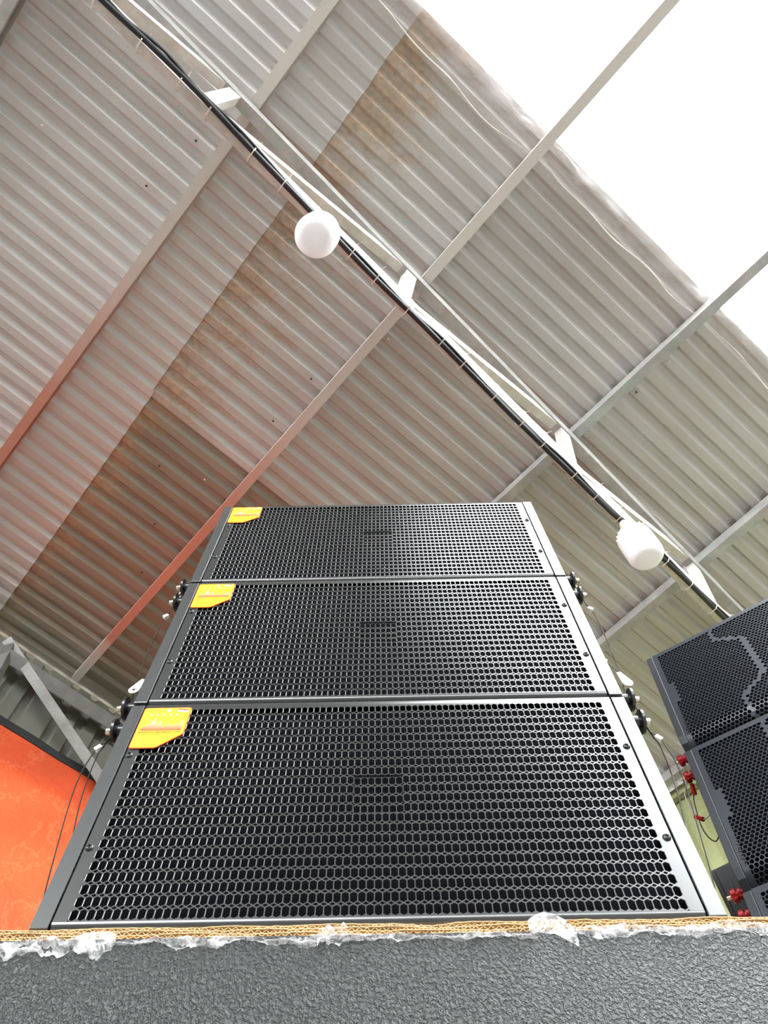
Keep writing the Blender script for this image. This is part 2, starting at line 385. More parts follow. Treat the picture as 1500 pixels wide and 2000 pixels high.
# wall behind (bottom left), corrugated, above the orange tarpaulin
def corr_wall(r0, r1, z0, p, parent, name, mat):
    m = MB(); pr = []; n = math.ceil((r1-r0)/0.115)
    for i in range(n):
        b = r0+i*0.115; pr += [(b, 0), (b+0.062, 0), (b+0.075, 0.02), (b+0.103, 0.02)]
    pr.append((r0+n*0.115, 0)); k = len(pr)
    vs = [W(r, p+d, z0) for r, d in pr] + [W(r, p+d, roofz(r, p)-0.002) for r, d in pr]
    vs += [W(r, p+d+0.0015, z0) for r, d in pr] + [W(r, p+d+0.0015, roofz(r, p)-0.002) for r, d in pr]
    fs = [(i, i+1, k+i+1, k+i) for i in range(k-1)] + [(2*k+i, 2*k+i+1, 3*k+i+1, 3*k+i) for i in range(k-1)]
    m.add(vs, fs); return m.build(name, mat, parent)
wall = empty('wall_back', Matrix.Identity(4)); tag(wall, 'grey green corrugated wall above the orange tarpaulin', kind='structure')
PW = 2.95
ZF = -CAM.z/K
corr_wall(-6.5, -4.3, ZF, PW, wall, 'wall_sheet', 'wallsheet')
corr_wall(-4.305, -2.2, ZF, PW, wall, 'wall_sheet', 'wallsheet')
corr_wall(-2.205, -0.45, ZF, PW+0.001, wall, 'wall_sheet', 'wallsheet')
corr_wall(-0.455, 0.30, 2.72, PW, wall, 'wall_sheet', 'wallsheet')
corr_wall(0.295, 0.95, 2.72, PW+0.001, wall, 'wall_sheet', 'wallsheet')
corr_wall(0.945, 3.2, ZF, PW, wall, 'wall_sheet', 'wallsheet')

# unseen walls added round the shed to hold back low sky light
def blockwall(name, a, b, z1, mat, label):
    m = MB(); d = (b-a).normalized(); n = Vector((-d.y, d.x, 0)); k = (b-a).length
    m.box((0, -0.08, 0), (k, 0.08, z1), Matrix.Translation(Vector((a.x, a.y, 0))) @ Matrix((d, n, Vector((0, 0, 1)))).transposed().to_4x4())
    return tag(m.build(name, mat), label, kind='structure')
MT['render'] = plain('weathered cement render', (0.25, 0.235, 0.215, 1), 0.9, 0, 0.2, 0.3, 40, 0.2, 1.5)
blockwall('shade_wall_left', W(-6.6, -6.6, 0), W(-6.6, 3.1, 0), 2.6, 'render', 'unseen cement rendered wall added on the left to cut low sky light')
blockwall('shade_wall_side', W(3.35, -7.0, 0), W(3.35, -0.5, 0), 5.0, 'render', 'unseen cement rendered wall added beside the unroofed bay to darken the right')
blockwall('shade_wall_front', W(-7.5, -7.0, 0), W(9.0, -7.0, 0), 3.6, 'render', 'unseen cement rendered wall added in front to cut horizon light')

# orange tarpaulin hanging below it
def tarp():
    root = empty('tarpaulin', Matrix.Translation(W(0, PW-0.03, -CAM.z/K)))
    inv = root.matrix_world.inverted()
    rnd = random.Random(4); m = MB(); nr, nz = 90, 40; vs = []
    for j in range(nz+1):
        for i in range(nr+1):
            r = -0.55 + 1.55*i/nr; t = j/nz; z = (2.925 - 0.02*r)*(1-t) + ((-CAM.z+0.02)/K)*t
            d = 0.022*math.sin(r*7+2.1*math.sin(t*3))*t + 0.012*math.sin(r*19+t*6)*t + 0.006*rnd.uniform(-1, 1)*t
            vs.append(inv @ W(r, PW-0.03+d, z))
    m.add(vs, [(j*(nr+1)+i, j*(nr+1)+i+1, (j+1)*(nr+1)+i+1, (j+1)*(nr+1)+i) for j in range(nz) for i in range(nr)])
    m.build('cloth', 'tarp', root, 180, recalc=False)
    h = MB(); vs = []
    for i in range(nr+1):
        r = -0.55+1.55*i/nr; z = 2.925-0.02*r; d = 0.0
        wob = 0.004*math.sin(r*9)+0.002*math.sin(r*23)
        for dz, dy in ((0.03+wob, -0.006), (-0.012+wob*0.5, -0.006), (-0.012+wob*0.5, 0.004), (0.03+wob, 0.004)): vs.append(inv @ W(r, PW-0.03+d+dy, z+dz))
    h.add(vs, [(4*i+k, 4*i+(k+1) % 4, 4*i+4+(k+1) % 4, 4*i+4+k) for i in range(nr) for k in range(4)])
    h.build('hem', 'hem', root)['label'] = 'black hem along the top edge'
    return tag(root, 'orange tarpaulin with a black hem hanging below the corrugated wall', 'tarpaulin')
tarp()

# yellow green translucent wall on the right
def greenwall():
    root = empty('wall_right', Matrix.Identity(4)); RW = 3.19
    for i in range(4):
        p0 = -0.45+i*0.86; p1 = p0+0.87; m = MB(); n = 12
        pr = [(p0+(p1-p0)*k/n, 0.012*(k % 2)+0.001*i) for k in range(n+1)]
        vs = [W(RW+d, p, -CAM.z/K) for p, d in pr] + [W(RW+d, p, roofz(RW, p)-0.02) for p, d in pr]
        vs += [W(RW+d+0.002, p, -CAM.z/K) for p, d in pr] + [W(RW+d+0.002, p, roofz(RW, p)-0.02) for p, d in pr]; k = n+1
        m.add(vs, [(j, j+1, k+j+1, k+j) for j in range(n)]+[(2*k+j, 2*k+j+1, 3*k+j+1, 3*k+j) for j in range(n)])
        m.build('wall_sheet', 'green', root)
    m = MB()
    a = lambda x, z: W(RW-0.04+x, -0.45, roofz(RW, -0.45)-0.075+z); b = lambda x, z: W(RW-0.04+x, 2.9, roofz(RW, 2.9)-0.075+z)
    m.prism([(0, 0), (0.035, 0), (0.035, 0.05), (0, 0.05)], a, b); m.build('wall_rail', 'green', root)
    tag(root, 'yellow green translucent wall behind the right speakers', kind='structure')
greenwall()

# ------------------------------------------------------------------ trusses
def channel(m, A, B, wid, hgt, side, th=0.0025, lip=0.01, roll=0.0):
    """C channel from A to B; side = horizontal unit vector of its width, centred; hgt downwards positive up"""
    A = Vector(A); B = Vector(B); t = (B-A).normalized(); s = (side - t*side.dot(t)).normalized(); q = t.cross(s).normalized()
    if q.z < 0: q = -q
    s, q = s*math.cos(roll)+q*math.sin(roll), q*math.cos(roll)-s*math.sin(roll)
    w = wid*K/2; h = hgt*K/2; th *= K; lip *= K
    poly = [(-w, -h), (w, -h), (w, -h+lip), (w-th, -h+lip), (w-th, -h+th), (-w+th, -h+th), (-w+th, h-th), (w-th, h-th), (w-th, h-lip), (w, h-lip), (w, h), (-w, h)]
    m.prism(poly, lambda a, b: A+s*a+q*b, lambda a, b: B+s*a+q*b)
KB = 0.868
def ttop(u):
    z = roofz(u*H, 0.05*H)-0.098; return W(u*z, (0.050+0.066*u)*z, z)
def tbot(u):
    z = 2.865; return W(u*z, (0.080+0.057*u)*z, z)
def truss():
    root = empty('roof_truss', Matrix.Identity(4))
    side = PH
    m = MB(); channel(m, ttop(-1.0), ttop(1.15), 0.042, 0.062, side, roll=0.15); m.build('top_chord', 'galvdull', root)
    m = MB(); channel(m, tbot(-1.0), tbot(1.2), 0.034, 0.060, side, roll=0.36); m.build('bottom_chord', 'galv', root)
    nr = [-2.46, -1.52, -0.585, 0.327, 1.262, 2.195, 3.1]
    off = RD*0.0
    T = [ttop(r/3.23)+Vector((0, 0, -0.01)) for r in nr]; Bt = [tbot(r/2.865)+Vector((0, 0, 0.01)) for r in nr]
    for i in range(len(nr)):
        m = MB(); d = (T[i]-Bt[i])
        # vertical web: channel standing between the chords
        A = Bt[i]; B = T[i]; s = RH; q = PH; w = 0.026*K; h = 0.019*K
        poly = [(-w, -h), (w, -h), (w, h), (w-0.003, h), (w-0.003, -h+0.003), (-w+0.003, -h+0.003), (-w+0.003, h), (-w, h)]
        m.prism(poly, lambda a, b: A+s*a+q*b, lambda a, b: B+s*a+q*b); m.build('vertical_web', 'galv', root)
        if i < len(nr)-1:
            m = MB(); channel(m, Bt[i]+RH*0.06, T[i+1]-RH*0.05, 0.036, 0.05, side, roll=0.15); m.build('diagonal_web', 'galv', root)
    tag(root, 'galvanised steel roof truss carrying the black cable and both light bulbs', 'truss')
truss()
def wtruss():
    root = empty('roof_truss', Matrix.Identity(4)); P0 = PW-0.12
    def angle(m, a, b, wid=0.04):
        A = Vector(W(a[0], P0, a[1])); B = Vector(W(b[0], P0, b[1])); t = (B-A).normalized()
        x = (-PH).cross(t).normalized(); y = -PH
        c = lambda X: (lambda p, q: X + x*p + y*q)
        th = 0.006*K; wid = wid*K
        m.prism([(-wid, -wid*0.6), (0, wid*0.4), (wid, -wid*0.6), (wid-th, -wid*0.6-th), (0, wid*0.4-1.5*th), (-wid+th, -wid*0.6-th)], c(A), c(B))
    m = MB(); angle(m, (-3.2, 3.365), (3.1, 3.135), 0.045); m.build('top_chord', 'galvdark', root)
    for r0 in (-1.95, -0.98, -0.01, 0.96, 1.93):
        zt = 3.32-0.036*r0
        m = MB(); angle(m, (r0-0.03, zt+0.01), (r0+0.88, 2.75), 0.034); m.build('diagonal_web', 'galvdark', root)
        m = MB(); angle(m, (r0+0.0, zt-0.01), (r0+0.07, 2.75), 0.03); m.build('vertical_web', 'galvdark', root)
    tag(root, 'dull steel angle truss along the wall above the tarpaulin', 'truss')
wtruss()

# cable with ties along the bottom chord
def cable():
    pts = [(-0.60, .046), (-0.45, .052), (-.347, .057), (-.302, .058), (-.251, .060), (-.199, .064), (-.127, .071), (-.03, .079), (.06, .087), (.14, .091), (.202, .095), (.328, .104), (.428, .109), (.52, .114), (.60, .115), (.70, .118), (.80, .124), (.95, .132), (1.1, .14)]
    z = 2.865-0.045
    P = [W(u*z, v*z, z) for u, v in pts]
    path = cspline(P, 6)
    m = MB(); m.tube(path, 0.0105*K, 10); root = m.build('power_cable', 'cablep', None, 60)
    m = MB(); rnd = random.Random(2)
    m.tube([p+PH*(-0.016+0.007*math.sin(i*0.5))+Vector((0, 0, 0.005+0.004*math.sin(i*0.7))) for i, p in enumerate(path)], 0.0052*K, 8)
    m.build('thin_wire', 'cablep', root, 60)
    # ties: a flat band round chord and cable, with a tail
    u = -0.50; k = 0
    while u < 1.0:
        zc = 2.865; c = W(u*zc, (0.080+0.057*u)*zc, zc); w = 0.027*K; m = MB()
        lo = -0.057*K; hi = 0.034*K; tw = 0.0028
        ring = [(-w, hi), (-w, lo+0.022), (-w+0.020, lo), (0.022, lo), (w+0.006, lo+0.022), (w+0.002, hi)]
        loop = ring + [ring[0]]
        for a, b in zip(loop[:-1], loop[1:]):
            A = c+PH*a[0]+Vector((0, 0, a[1])); B = c+PH*b[0]+Vector((0, 0, b[1])); t = (B-A).normalized(); n = RH.cross(t)
            m.prism([(-tw, -0.0006), (tw, -0.0006), (tw, 0.0006), (-tw, 0.0006)], lambda p, q: A+RH*p+n*q, lambda p, q: B+RH*p+n*q)
        sx = -1 if k % 3 else 1
        A = c+PH*(w+0.002)*sx+Vector((0, 0, 0.0)); m.box((-0.004, -0.004, -0.004), (0.004, 0.004, 0.005), Matrix.Translation(A))
        m.tube([A, A+PH*0.014*sx+Vector((0, 0, -0.008)), A+PH*(0.022+0.006*(k % 2))*sx+RH*0.004+Vector((0, 0, -0.02))], 0.0014, 5)
        m.build('cable_tie', 'tie', root)
        u += 0.052 + 0.012*math.sin(k*2.3); k += 1
    tag(root, 'black power cable tied along the underside of the roof truss', 'cable')
cable()

def lean(pos, a):      # swing the bulb so that its lower end points away from the middle of the yard
    o = Vector((pos.x-CAM.x, pos.y-CAM.y, 0)).normalized(); z = Vector((0, 0, 1))*math.cos(a)-o*math.sin(a); y = z.cross(o).normalized(); x = y.cross(z)
    return Matrix((x, y, z)).transposed().to_4x4()
def bulb(pos, label, tilt=0.0):
    root = empty('light_bulb', Matrix.Translation(pos) @ lean(pos, tilt) @ Matrix.Scale(K, 4))
    R = 0.068; m = MB()          # origin at the lowest point, axis up
    prof = [(0.0, 0.001), (0.0, 0.036)]
    for a in range(15, 91, 15): prof.append((0.032-0.032*math.cos(math.radians(a)), 0.036+0.032*math.sin(math.radians(a))))
    prof += [(0.09, R), (0.135, R-0.0005)]
    m.lathe(prof, (0, 0, 0), (0, 0, 1), 40); m.build('globe', 'bulb', root, 50)
    m = MB(); m.lathe([(0.134, 0.0665), (0.150, 0.064), (0.168, 0.054), (0.184, 0.038), (0.194, 0.026), (0.206, 0.0205), (0.210, 0.019)], (0, 0, 0), (0, 0, 1), 40); c = m.build('housing', 'bulbbase', root, 40)
    for k in range(20):
        m = MB(); a = k*math.pi/10; m.box((0.050, -0.0012, 0.144), (0.0640, 0.0012, 0.160), Matrix.Rotation(a, 4, 'Z')); m.build('cooling_rib', 'bulbbase', c)
    m = MB(); m.lathe([(0.204, 0.016), (0.208, 0.020), (0.236, 0.020), (0.246, 0.015), (0.256, 0.006)], (0, 0, 0), (0, 0, 1), 24); m.build('lamp_holder', 'bulbbase', root, 40)
    return tag(root, label, 'light bulb', 'light bulbs hanging from the roof truss')
zb = 2.53; BU1 = (-0.0167, 0.0984); BU2 = (0.6312, 0.1300)
b1 = bulb(W(BU1[0]*zb, BU1[1]*zb, zb), 'white bulb seen end on from below, hanging near the top centre of the truss', 0.06)
b2 = bulb(W(BU2[0]*zb, BU2[1]*zb, zb), 'white bulb seen from the side, hanging right of the top speaker', 0.20)

# ------------------------------------------------------------------ main stack
HB = 0.3392; XS = 0.31; XO = 0.3285
def grille_mesh():
    m = MB(); px, pz = 0.581/72, 0.303/21; nx, nz = 73, 22; x0, z0 = -0.2905, 0.016
    a, b = px/2, pz/2; w, hh, s = 0.00328, 0.00595, 0.0040; da, db = 0.0028, 0.0018; th = 0.0014
    for j in range(nz):
        for i in range(nx):
            cx, cz = x0+i*px, z0+j*pz
            y = 0.0022 if (33 <= i <= 39 and 9 <= j <= 12) else 0.0
            hexv = [(w, -s), (w, s), (0, hh), (-w, s), (-w, -s), (0, -hh)]
            out = []
            def cut(sx, sz):
                return (0 <= i+sx < nx) and (0 <= j+sz < nz)
            c1, c2, c3, c4 = cut(1, 1), cut(-1, 1), cut(-1, -1), cut(1, -1)
            o = {}
            for nm, sx, sz, c in (('ne', 1, 1, c1), ('nw', -1, 1, c2), ('sw', -1, -1, c3), ('se', 1, -1, c4)):
                o[nm] = ((sx*a, sz*(b-db)), (sx*(a-da), sz*b)) if c else ((sx*a, sz*b), (sx*a, sz*b))
            vs = []; 
            def V(p, yy=y): vs.append((cx+p[0], yy, cz+p[1])); return len(vs)-1
            ch = 0.00042; h = [V((p[0]+math.copysign(ch, p[0])*(p[0] != 0), p[1]+math.copysign(ch*(1.0 if p[0] == 0 else 0.35), p[1]))) for p in hexv]
            ne, nw, sw, se = [(V(o[k][0]), V(o[k][1])) for k in ('ne', 'nw', 'sw', 'se')]
            f = [(se[0], ne[0], h[1], h[0]), (nw[0], sw[0], h[4], h[3]),
                 (ne[1], nw[1], h[2]), (sw[1], se[1], h[5])]
            for c, aa, hv, k in ((ne, 0, (h[1], h[2]), c1), (nw, 1, (h[3], h[2]), c2), (sw, 0, (h[4], h[5]), c3), (se, 1, (h[0], h[5]), c4)):
                q = (c[0], c[1], hv[1], hv[0]) if k else (c[0], hv[1], hv[0])
                f.append(q if aa == 0 else q[::-1])
            # hole walls
            hm = [V(p, y+0.00045) for p in hexv]; hb = [V(p, y+th) for p in hexv]
            for k in range(6): f.append((h[k], h[(k+1) % 6], hm[(k+1) % 6], hm[k])); f.append((hm[k], hm[(k+1) % 6], hb[(k+1) % 6], hb[k]))
            for c, k in ((ne, c1), (nw, c2), (sw, c3), (se, c4)):
                if k:
                    p, q = vs[c[0]], vs[c[1]]; vs.append((p[0], y+th, p[2])); vs.append((q[0], y+th, q[2]))
                    f.append((c[0], c[1], len(vs)-1, len(vs)-2))
            m.add(vs, f)
    # logo recess walls
    lx0, lx1 = x0+33*px-a, x0+39*px+a; lz0, lz1 = z0+9*pz-b, z0+12*pz+b
    for (p, q) in (((lx0, lz0), (lx1, lz0)), ((lx1, lz0), (lx1, lz1)), ((lx1, lz1), (lx0, lz1)), ((lx0, lz1), (lx0, lz0))):
        n = 7 if p[1] == q[1] else 4
        for k in range(n):    # leave the diamonds open
            t0, t1 = (k+0.30)/n, (k+0.70)/n
            A = (p[0]+(q[0]-p[0])*t0, p[1]+(q[1]-p[1])*t0); B = (p[0]+(q[0]-p[0])*t1, p[1]+(q[1]-p[1])*t1)
            m.add([(A[0], 0, A[1]), (B[0], 0, B[1]), (B[0], 0.0022, B[1]), (A[0], 0.0022, A[1])], [(0, 1, 2, 3)])
    # solid frame round the perforation, folded edges
    X0, X1 = x0-a, x0+(nx-1)*px+a; Z0, Z1 = z0-b, z0+(nz-1)*pz+b; E = 0.3082; zt = 0.3372
    def strip(xa, xb, prof):
        k = len(prof); m.add([(xa, y, z) for y, z in prof]+[(xb, y, z) for y, z in prof], [(i, k+i, k+i+1, i+1) for i in range(k-1)])
    r = Z0-0.0012
    fold = [(0, Z0)]+[(r-r*math.cos(math.radians(t)), Z0-r*math.sin(math.radians(t))) for t in range(10, 91, 10)]+[(0.030, Z0-r)]
    topf = [(0, Z1), (0, zt-0.003), (0.0009, zt-0.0009), (0.003, zt), (0.030, zt)]
    strip(-E, E, fold); strip(-E, E, topf[::-1])
    side = [(0, Z0), (0, Z1)]
    strip(X1, E, side[::-1]); strip(-E, X0, side[::-1])
    full = fold[::-1]+topf
    for sx in (-1, 1):
        k = len(full); m.add([(sx*E, y, z) for y, z in full]+[(sx*E, max(y, 0.0)+0.02, z) for y, z in full], [(i, i+1, k+i+1, k+i) for i in range(k-1)])
    me = m.mesh('grille')
    bm = bmesh.new(); bm.from_mesh(me); bmesh.ops.remove_doubles(bm, verts=bm.verts, dist=2e-6); bm.to_mesh(me); bm.free()
    for p in me.polygons: p.use_smooth = True
    me.set_sharp_from_angle(angle=math.radians(25)); me.materials.append(MT['coat']); return me
GR = grille_mesh()

def text_mesh(txt, size, x, z, y, shear=0.25, width=None):
    cu = bpy.data.curves.new('t', 'FONT'); cu.body = txt; cu.size = size; cu.shear = shear; cu.offset = size*0.035; cu.resolution_u = 2
    ob = bpy.data.objects.new('t', cu); COL.objects.link(ob)
    me = bpy.data.meshes.new_from_object(ob.evaluated_get(bpy.context.evaluated_depsgraph_get()))
    bpy.data.objects.remove(ob); bpy.data.curves.remove(cu)
    xs = [v.co.x for v in me.vertices]; k = (width/(max(xs)-min(xs))) if width else 1; o = min(xs)
    for v in me.vertices: v.co = Vector((x+(v.co.x-o)*k, y, z+v.co.y))
    me.name = 'lettering'; return me
STK = {}
def sticker_meshes():
    def poly(pts, y, th=0.0003):
        m = MB(); n = len(pts)
        m.add([(x, y, z) for x, z in pts]+[(x, y+th, z) for x, z in pts], [tuple(range(n)), tuple(range(n, 2*n))[::-1]]+[(i, n+i, n+(i+1) % n, (i+1) % n) for i in range(n)])
        return m
    L, Rr, T, B = -0.3078, -0.2458, 0.3268, 0.2486
    def outline(i):
        c = 0.0022
        p = [(L+i, T-c-i), (L+c+i, T-i), (Rr-c-i, T-i), (Rr-i, T-c-i), (Rr-i, 0.2755+i*0.3), (Rr-0.002-i, 0.2725+i*0.4), (-0.2735-i*0.3, B+0.0012+i), (-0.2765-i*0.2, B+i), (L+c+i, B+i), (L+i, B+c+i)]
        return p[::-1]
    STK['sticker'] = (poly(outline(0), -0.0016, 0.0012), 'orangeprint')
    STK['yellow_field'] = (poly(outline(0.0013), -0.0019), 'yellow')
    fl = MB(); y = -0.0022
    def quad(m, x0, z0, x1, z1, yy=y): m.add([(x0, yy, z0), (x1, yy, z0), (x1, yy, z1), (x0, yy, z1)], [(0, 1, 2, 3)])
    wav = lambda t: 0.0008*math.sin(t*6.3)
    def band(z0, z1):
        m = MB(); n = 8
        m.add([(-0.2632+0.0135*k/n, y, zz+wav(k/n)) for zz in (z0, z1) for k in range(n+1)], [(k, k+1, n+2+k, n+1+k) for k in range(n)]); return m
    STK['flag_red'] = (band(0.3206, 0.3238), 'redprint'); STK['flag_white'] = (band(0.3174, 0.3206), 'whiteprint')
    st = MB()
    def star(cx, cz, r, n=5, inner=0.42):
        pts = [(cx+(r if k % 2 == 0 else r*inner)*math.sin(k*math.pi/n), y, cz+(r if k % 2 == 0 else r*inner)*math.cos(k*math.pi/n)) for k in range(2*n)]
        st.add(pts, [tuple(range(2*n))[::-1]])
    for k in range(5): star(-0.2955+k*0.0083, 0.3115, 0.0019)
    star(-0.2745, 0.3205, 0.0030, 8, 0.6)
    STK['star_print'] = (st, 'whiteprint')
    sk = MB(); rnd = random.Random(7); x = -0.3020
    hs = [2, 4, 6, 9, 7, 11, 14, 17, 12, 6, 9, 13, 10, 6, 3, 5, 7, 6, 9, 5, 4, 7, 9, 6, 8, 11, 13]
    for k, h in enumerate(hs):
        x0 = -0.3025+k*0.00194; quad(sk, x0, 0.2815, x0+0.0016, 0.2830+h*0.00125)
    STK['skyline_print'] = (sk, 'skyline')
    for nm, q in (('rule_print', (-0.3035, 0.2806, -0.2490, 0.2813)), ('header_print', (-0.3030, 0.3196, -0.2800, 0.3204))):
        ln = MB(); quad(ln, *q); STK[nm] = (ln, 'redprint')
sticker_meshes()
TXT1 = text_mesh('PROFESSIONAL PERFORMANCE SOUND', 0.0036, -0.3042, 0.2764, -0.00225, 0.25, 0.0545)
TXT2 = text_mesh('HIGH QUALITY SPEAKER SYSTEM', 0.0026, -0.3042, 0.2730, -0.00225, 0.25, 0.0400)

def pin(root, sx, t):
    y = 0.030; ax = (sx, 0, 0)
    m = MB(); m.lathe([(0, 0.0085), (0.018, 0.0085), (0.019, 0.0075), (0.0205, 0.0075), (0.021, 0.0165), (0.0245, 0.0165), (0.0255, 0.0145), (0.0265, 0.0085), (0.028, 0.0080)], (sx*(XO-0.001), y, t), ax, 24)
    p = m.build('rigging_pin', 'blackmetal', root, 35)
    m = MB(); m.lathe([(0.0275, 0.0048), (0.034, 0.0048), (0.0352, 0.0036)], (sx*(XO-0.001), y, t), ax, 14); m.build('pin_tip', 'nickel', p, 40)
    return p
def main_speaker(k, label, pins, wires):
    root = empty('line_array_speaker', Matrix.Translation((0, 0, BASE+k*HB)))
    m = MB(); hb = HB-0.0016
    a = lambda y, z: (-0.3075, y, z); b = lambda y, z: (0.3075, y, z)
    m.prism([(0.012, 0.003), (0.40, 0.022), (0.40, hb-0.022), (0.012, hb-0.003)], a, b); m.build('cabinet', 'cabinet', root, None, 0.002)
    m = MB(); m.box((-0.3, 0.0075, 0.006), (0.3, 0.0125, hb-0.006)); m.build('foam_backing', 'foam', root)
    for sx in (-1, 1):
        m = MB(); xa, xb = sorted((sx*(XS+0.0006), sx*XO)); 
        m.prism([(0.0005, 0.0032), (0.012, 0.0004), (0.40, 0.020), (0.40, hb-0.020), (0.012, hb-0.0002), (0.0005, hb-0.0018)], lambda y, z: (xa, y, z), lambda y, z: (xb, y, z))
        m.build('side_panel', 'cap', root, None, 0.0010)
    link('grille', GR, None, root)
    for sx in (-1, 1):
        for t in (0.0966, 0.2378):
            x = sx*0.303; m = MB()
            prof = [(0.0, 0.0046)]+[(0.0030*math.sin(math.radians(q)), 0.0046*math.cos(math.radians(q))) for q in range(15, 90, 15)]+[(0.0031, 0.0004)]
            m.lathe(prof, (x, 0, t), (0, -1, 0), 18); s = m.build('screw', 'screw', root, 50)
            m = MB(); rot = Matrix.Translation((x, -0.0030, t)) @ Matrix.Rotation(0.4+k+t*9, 4, 'Y')
            m.box((-0.0022, -0.0003, -0.0005), (0.0022, 0.001, 0.0005), rot); m.box((-0.0005, -0.0003, -0.0022), (0.0005, 0.001, 0.0022), rot); m.build('screw_slot', 'foam', s)
    par = None
    for nm, (mb, mt) in STK.items():
        o = mb.build(nm, mt, root if par is None else par, recalc=False)
        if par is None: par = o; o['label'] = 'yellow and orange sticker with a skyline print'
    link('lettering', TXT1, 'brownprint', par); link('lettering', TXT2, 'brownprint', par)
    for sx in (-1, 1):
        for t in pins: pin(root, sx, t)
    wires(root)
    return tag(root, label, 'speaker', 'main line array stack')
def safety(root, pts, r=0.0008, mat='wire', ferr=None):
    m = MB(); m.tube(cspline(pts, 6), r, 6); w = m.build('safety_wire', mat, root, 60)
    if ferr:
        m = MB(); m.box((-0.0045, -0.003, -0.003), (0.0045, 0.003, 0.003), Matrix.Translation(ferr[0]) @ Matrix.Rotation(ferr[1], 4, 'Y')); m.build('ferrule', 'tag', w)
    return w
def eyelet(root, top, ang):
    m = MB(); n = 12; L = 0.026; out = []
    pts = [(-0.003, 0), (0.003, 0)] + [(0.0075*math.cos(math.radians(q)), -L+0.0075*math.sin(math.radians(q))) for q in range(10, -191, -20)]
    hole = [(0.0026*math.cos(math.radians(q)), -L+0.0026*math.sin(math.radians(q))) for q in range(0, 360, 30)]
    M4 = Matrix.Translation(top) @ Matrix.Rotation(ang, 4, 'Y')
    f = lambda y: (lambda p, q: M4 @ Vector((p, y, q)))
    m.prism(pts, f(-0.0008), f(0.0008)); o = m.build('eyelet_tag', 'tag', root)
    m = MB(); m.prism(hole, f(-0.001), f(0.001)); m.build('eyelet_hole', 'screw', o)
    return o
def wires_bottom(root):
    for sx in (-1, 1):
        X = lambda x: sx*x
        # loop on the upper pin and two long wires falling down the side
        safety(root, [(X(.353), .028, .318), (X(.358), .034, .303), (X(.370), .040, .298), (X(.3735), .040, .235), (X(.3590), .040, .132), (X(.345), .045, .050), (X(.331), .06, .02)], ferr=((X(.3675), .040, .2985), sx*0.9))
        safety(root, [(X(.351), .026, .306), (X(.362), .040, .300), (X(.366), .043, .285), (X(.362), .045, .22), (X(.350), .050, .150), (X(.331), .06, .09)])
def wires_mid(root):
    for sx in (-1, 1):
        X = lambda x: sx*x
        safety(root, [(X(.351), .026, .306), (X(.356), .034, .296), (X(.364), .040, .285), (X(.366), .042, .22), (X(.360), .042, .11), (X(.350), .035, .05), (X(.347), .03, .036)], 0.0008, 'wire', ferr=((X(.361), .038, .287), sx*0.8))
        safety(root, [(X(.352), .030, .012), (X(.358), .036, -.006), (X(.352), .032, -.016), (X(.347), .028, -.004)], 0.0010)
        if sx < 0:
            safety(root, [(X(.331), .03, .115), (X(.340), .03, .108), (X(.3445), .03, .094)]); eyelet(root, (X(.3445), .03, .096), 0.30)
        else:
            safety(root, [(X(.331), .03, .128), (X(.341), .03, .120), (X(.352), .03, .095)], ferr=((X(.3385), .03, .122), 0.6)); eyelet(root, (X(.352), .03, .093), -0.25)
def wires_top(root):
    for sx in (-1, 1):
        X = lambda x: sx*x
        safety(root, [(X(.352), .030, .018), (X(.359), .036, -.002), (X(.352), .032, -.012), (X(.347), .028, .0)], 0.0010, 'wirelight')
main_speaker(0, 'black line array speaker at the bottom of the central stack, largest of the three', [0.320], wires_bottom)
main_speaker(1, 'black line array speaker in the middle of the central stack of three', [0.028, 0.320], wires_mid)
main_speaker(2, 'black line array speaker at the top of the central stack, seen against the roof', [0.034], wires_top)

# ------------------------------------------------------------------ subwoofer, cardboard, film
def subwoofer():
    root = empty('subwoofer', Matrix.Translation((-0.01, 0, 0))); h = BASE-0.0115
    m = MB(); m.box((-0.46, -0.004, 0.04), (0.46, 0.56, h)); m.build('cabinet', 'texpaint', root, None, 0.003)
    m = MB(); m.box((-0.42, -0.016, 0.09), (0.42, -0.003, 0.92)); g = m.build('grille', 'coat', root, None, 0.004)
    for sx in (-1, 1):
        m = MB(); m.tube([(sx*0.462, 0.25, 0.75), (sx*0.50, 0.27, 0.75), (sx*0.50, 0.43, 0.75), (sx*0.462, 0.45, 0.75)], 0.011, 8); m.build('handle', 'blackmetal', root, 50)
        for y in (0.08, 0.48):
            m = MB(); m.lathe([(0, 0.022), (0.03, 0.026), (0.042, 0.026)], (sx*0.40, y, 0), (0, 0, 1), 16); m.build('rubber_foot', 'foam', root, 40)
    tag(root, 'black textured subwoofer cabinet under the central stack', 'speaker')
subwoofer()
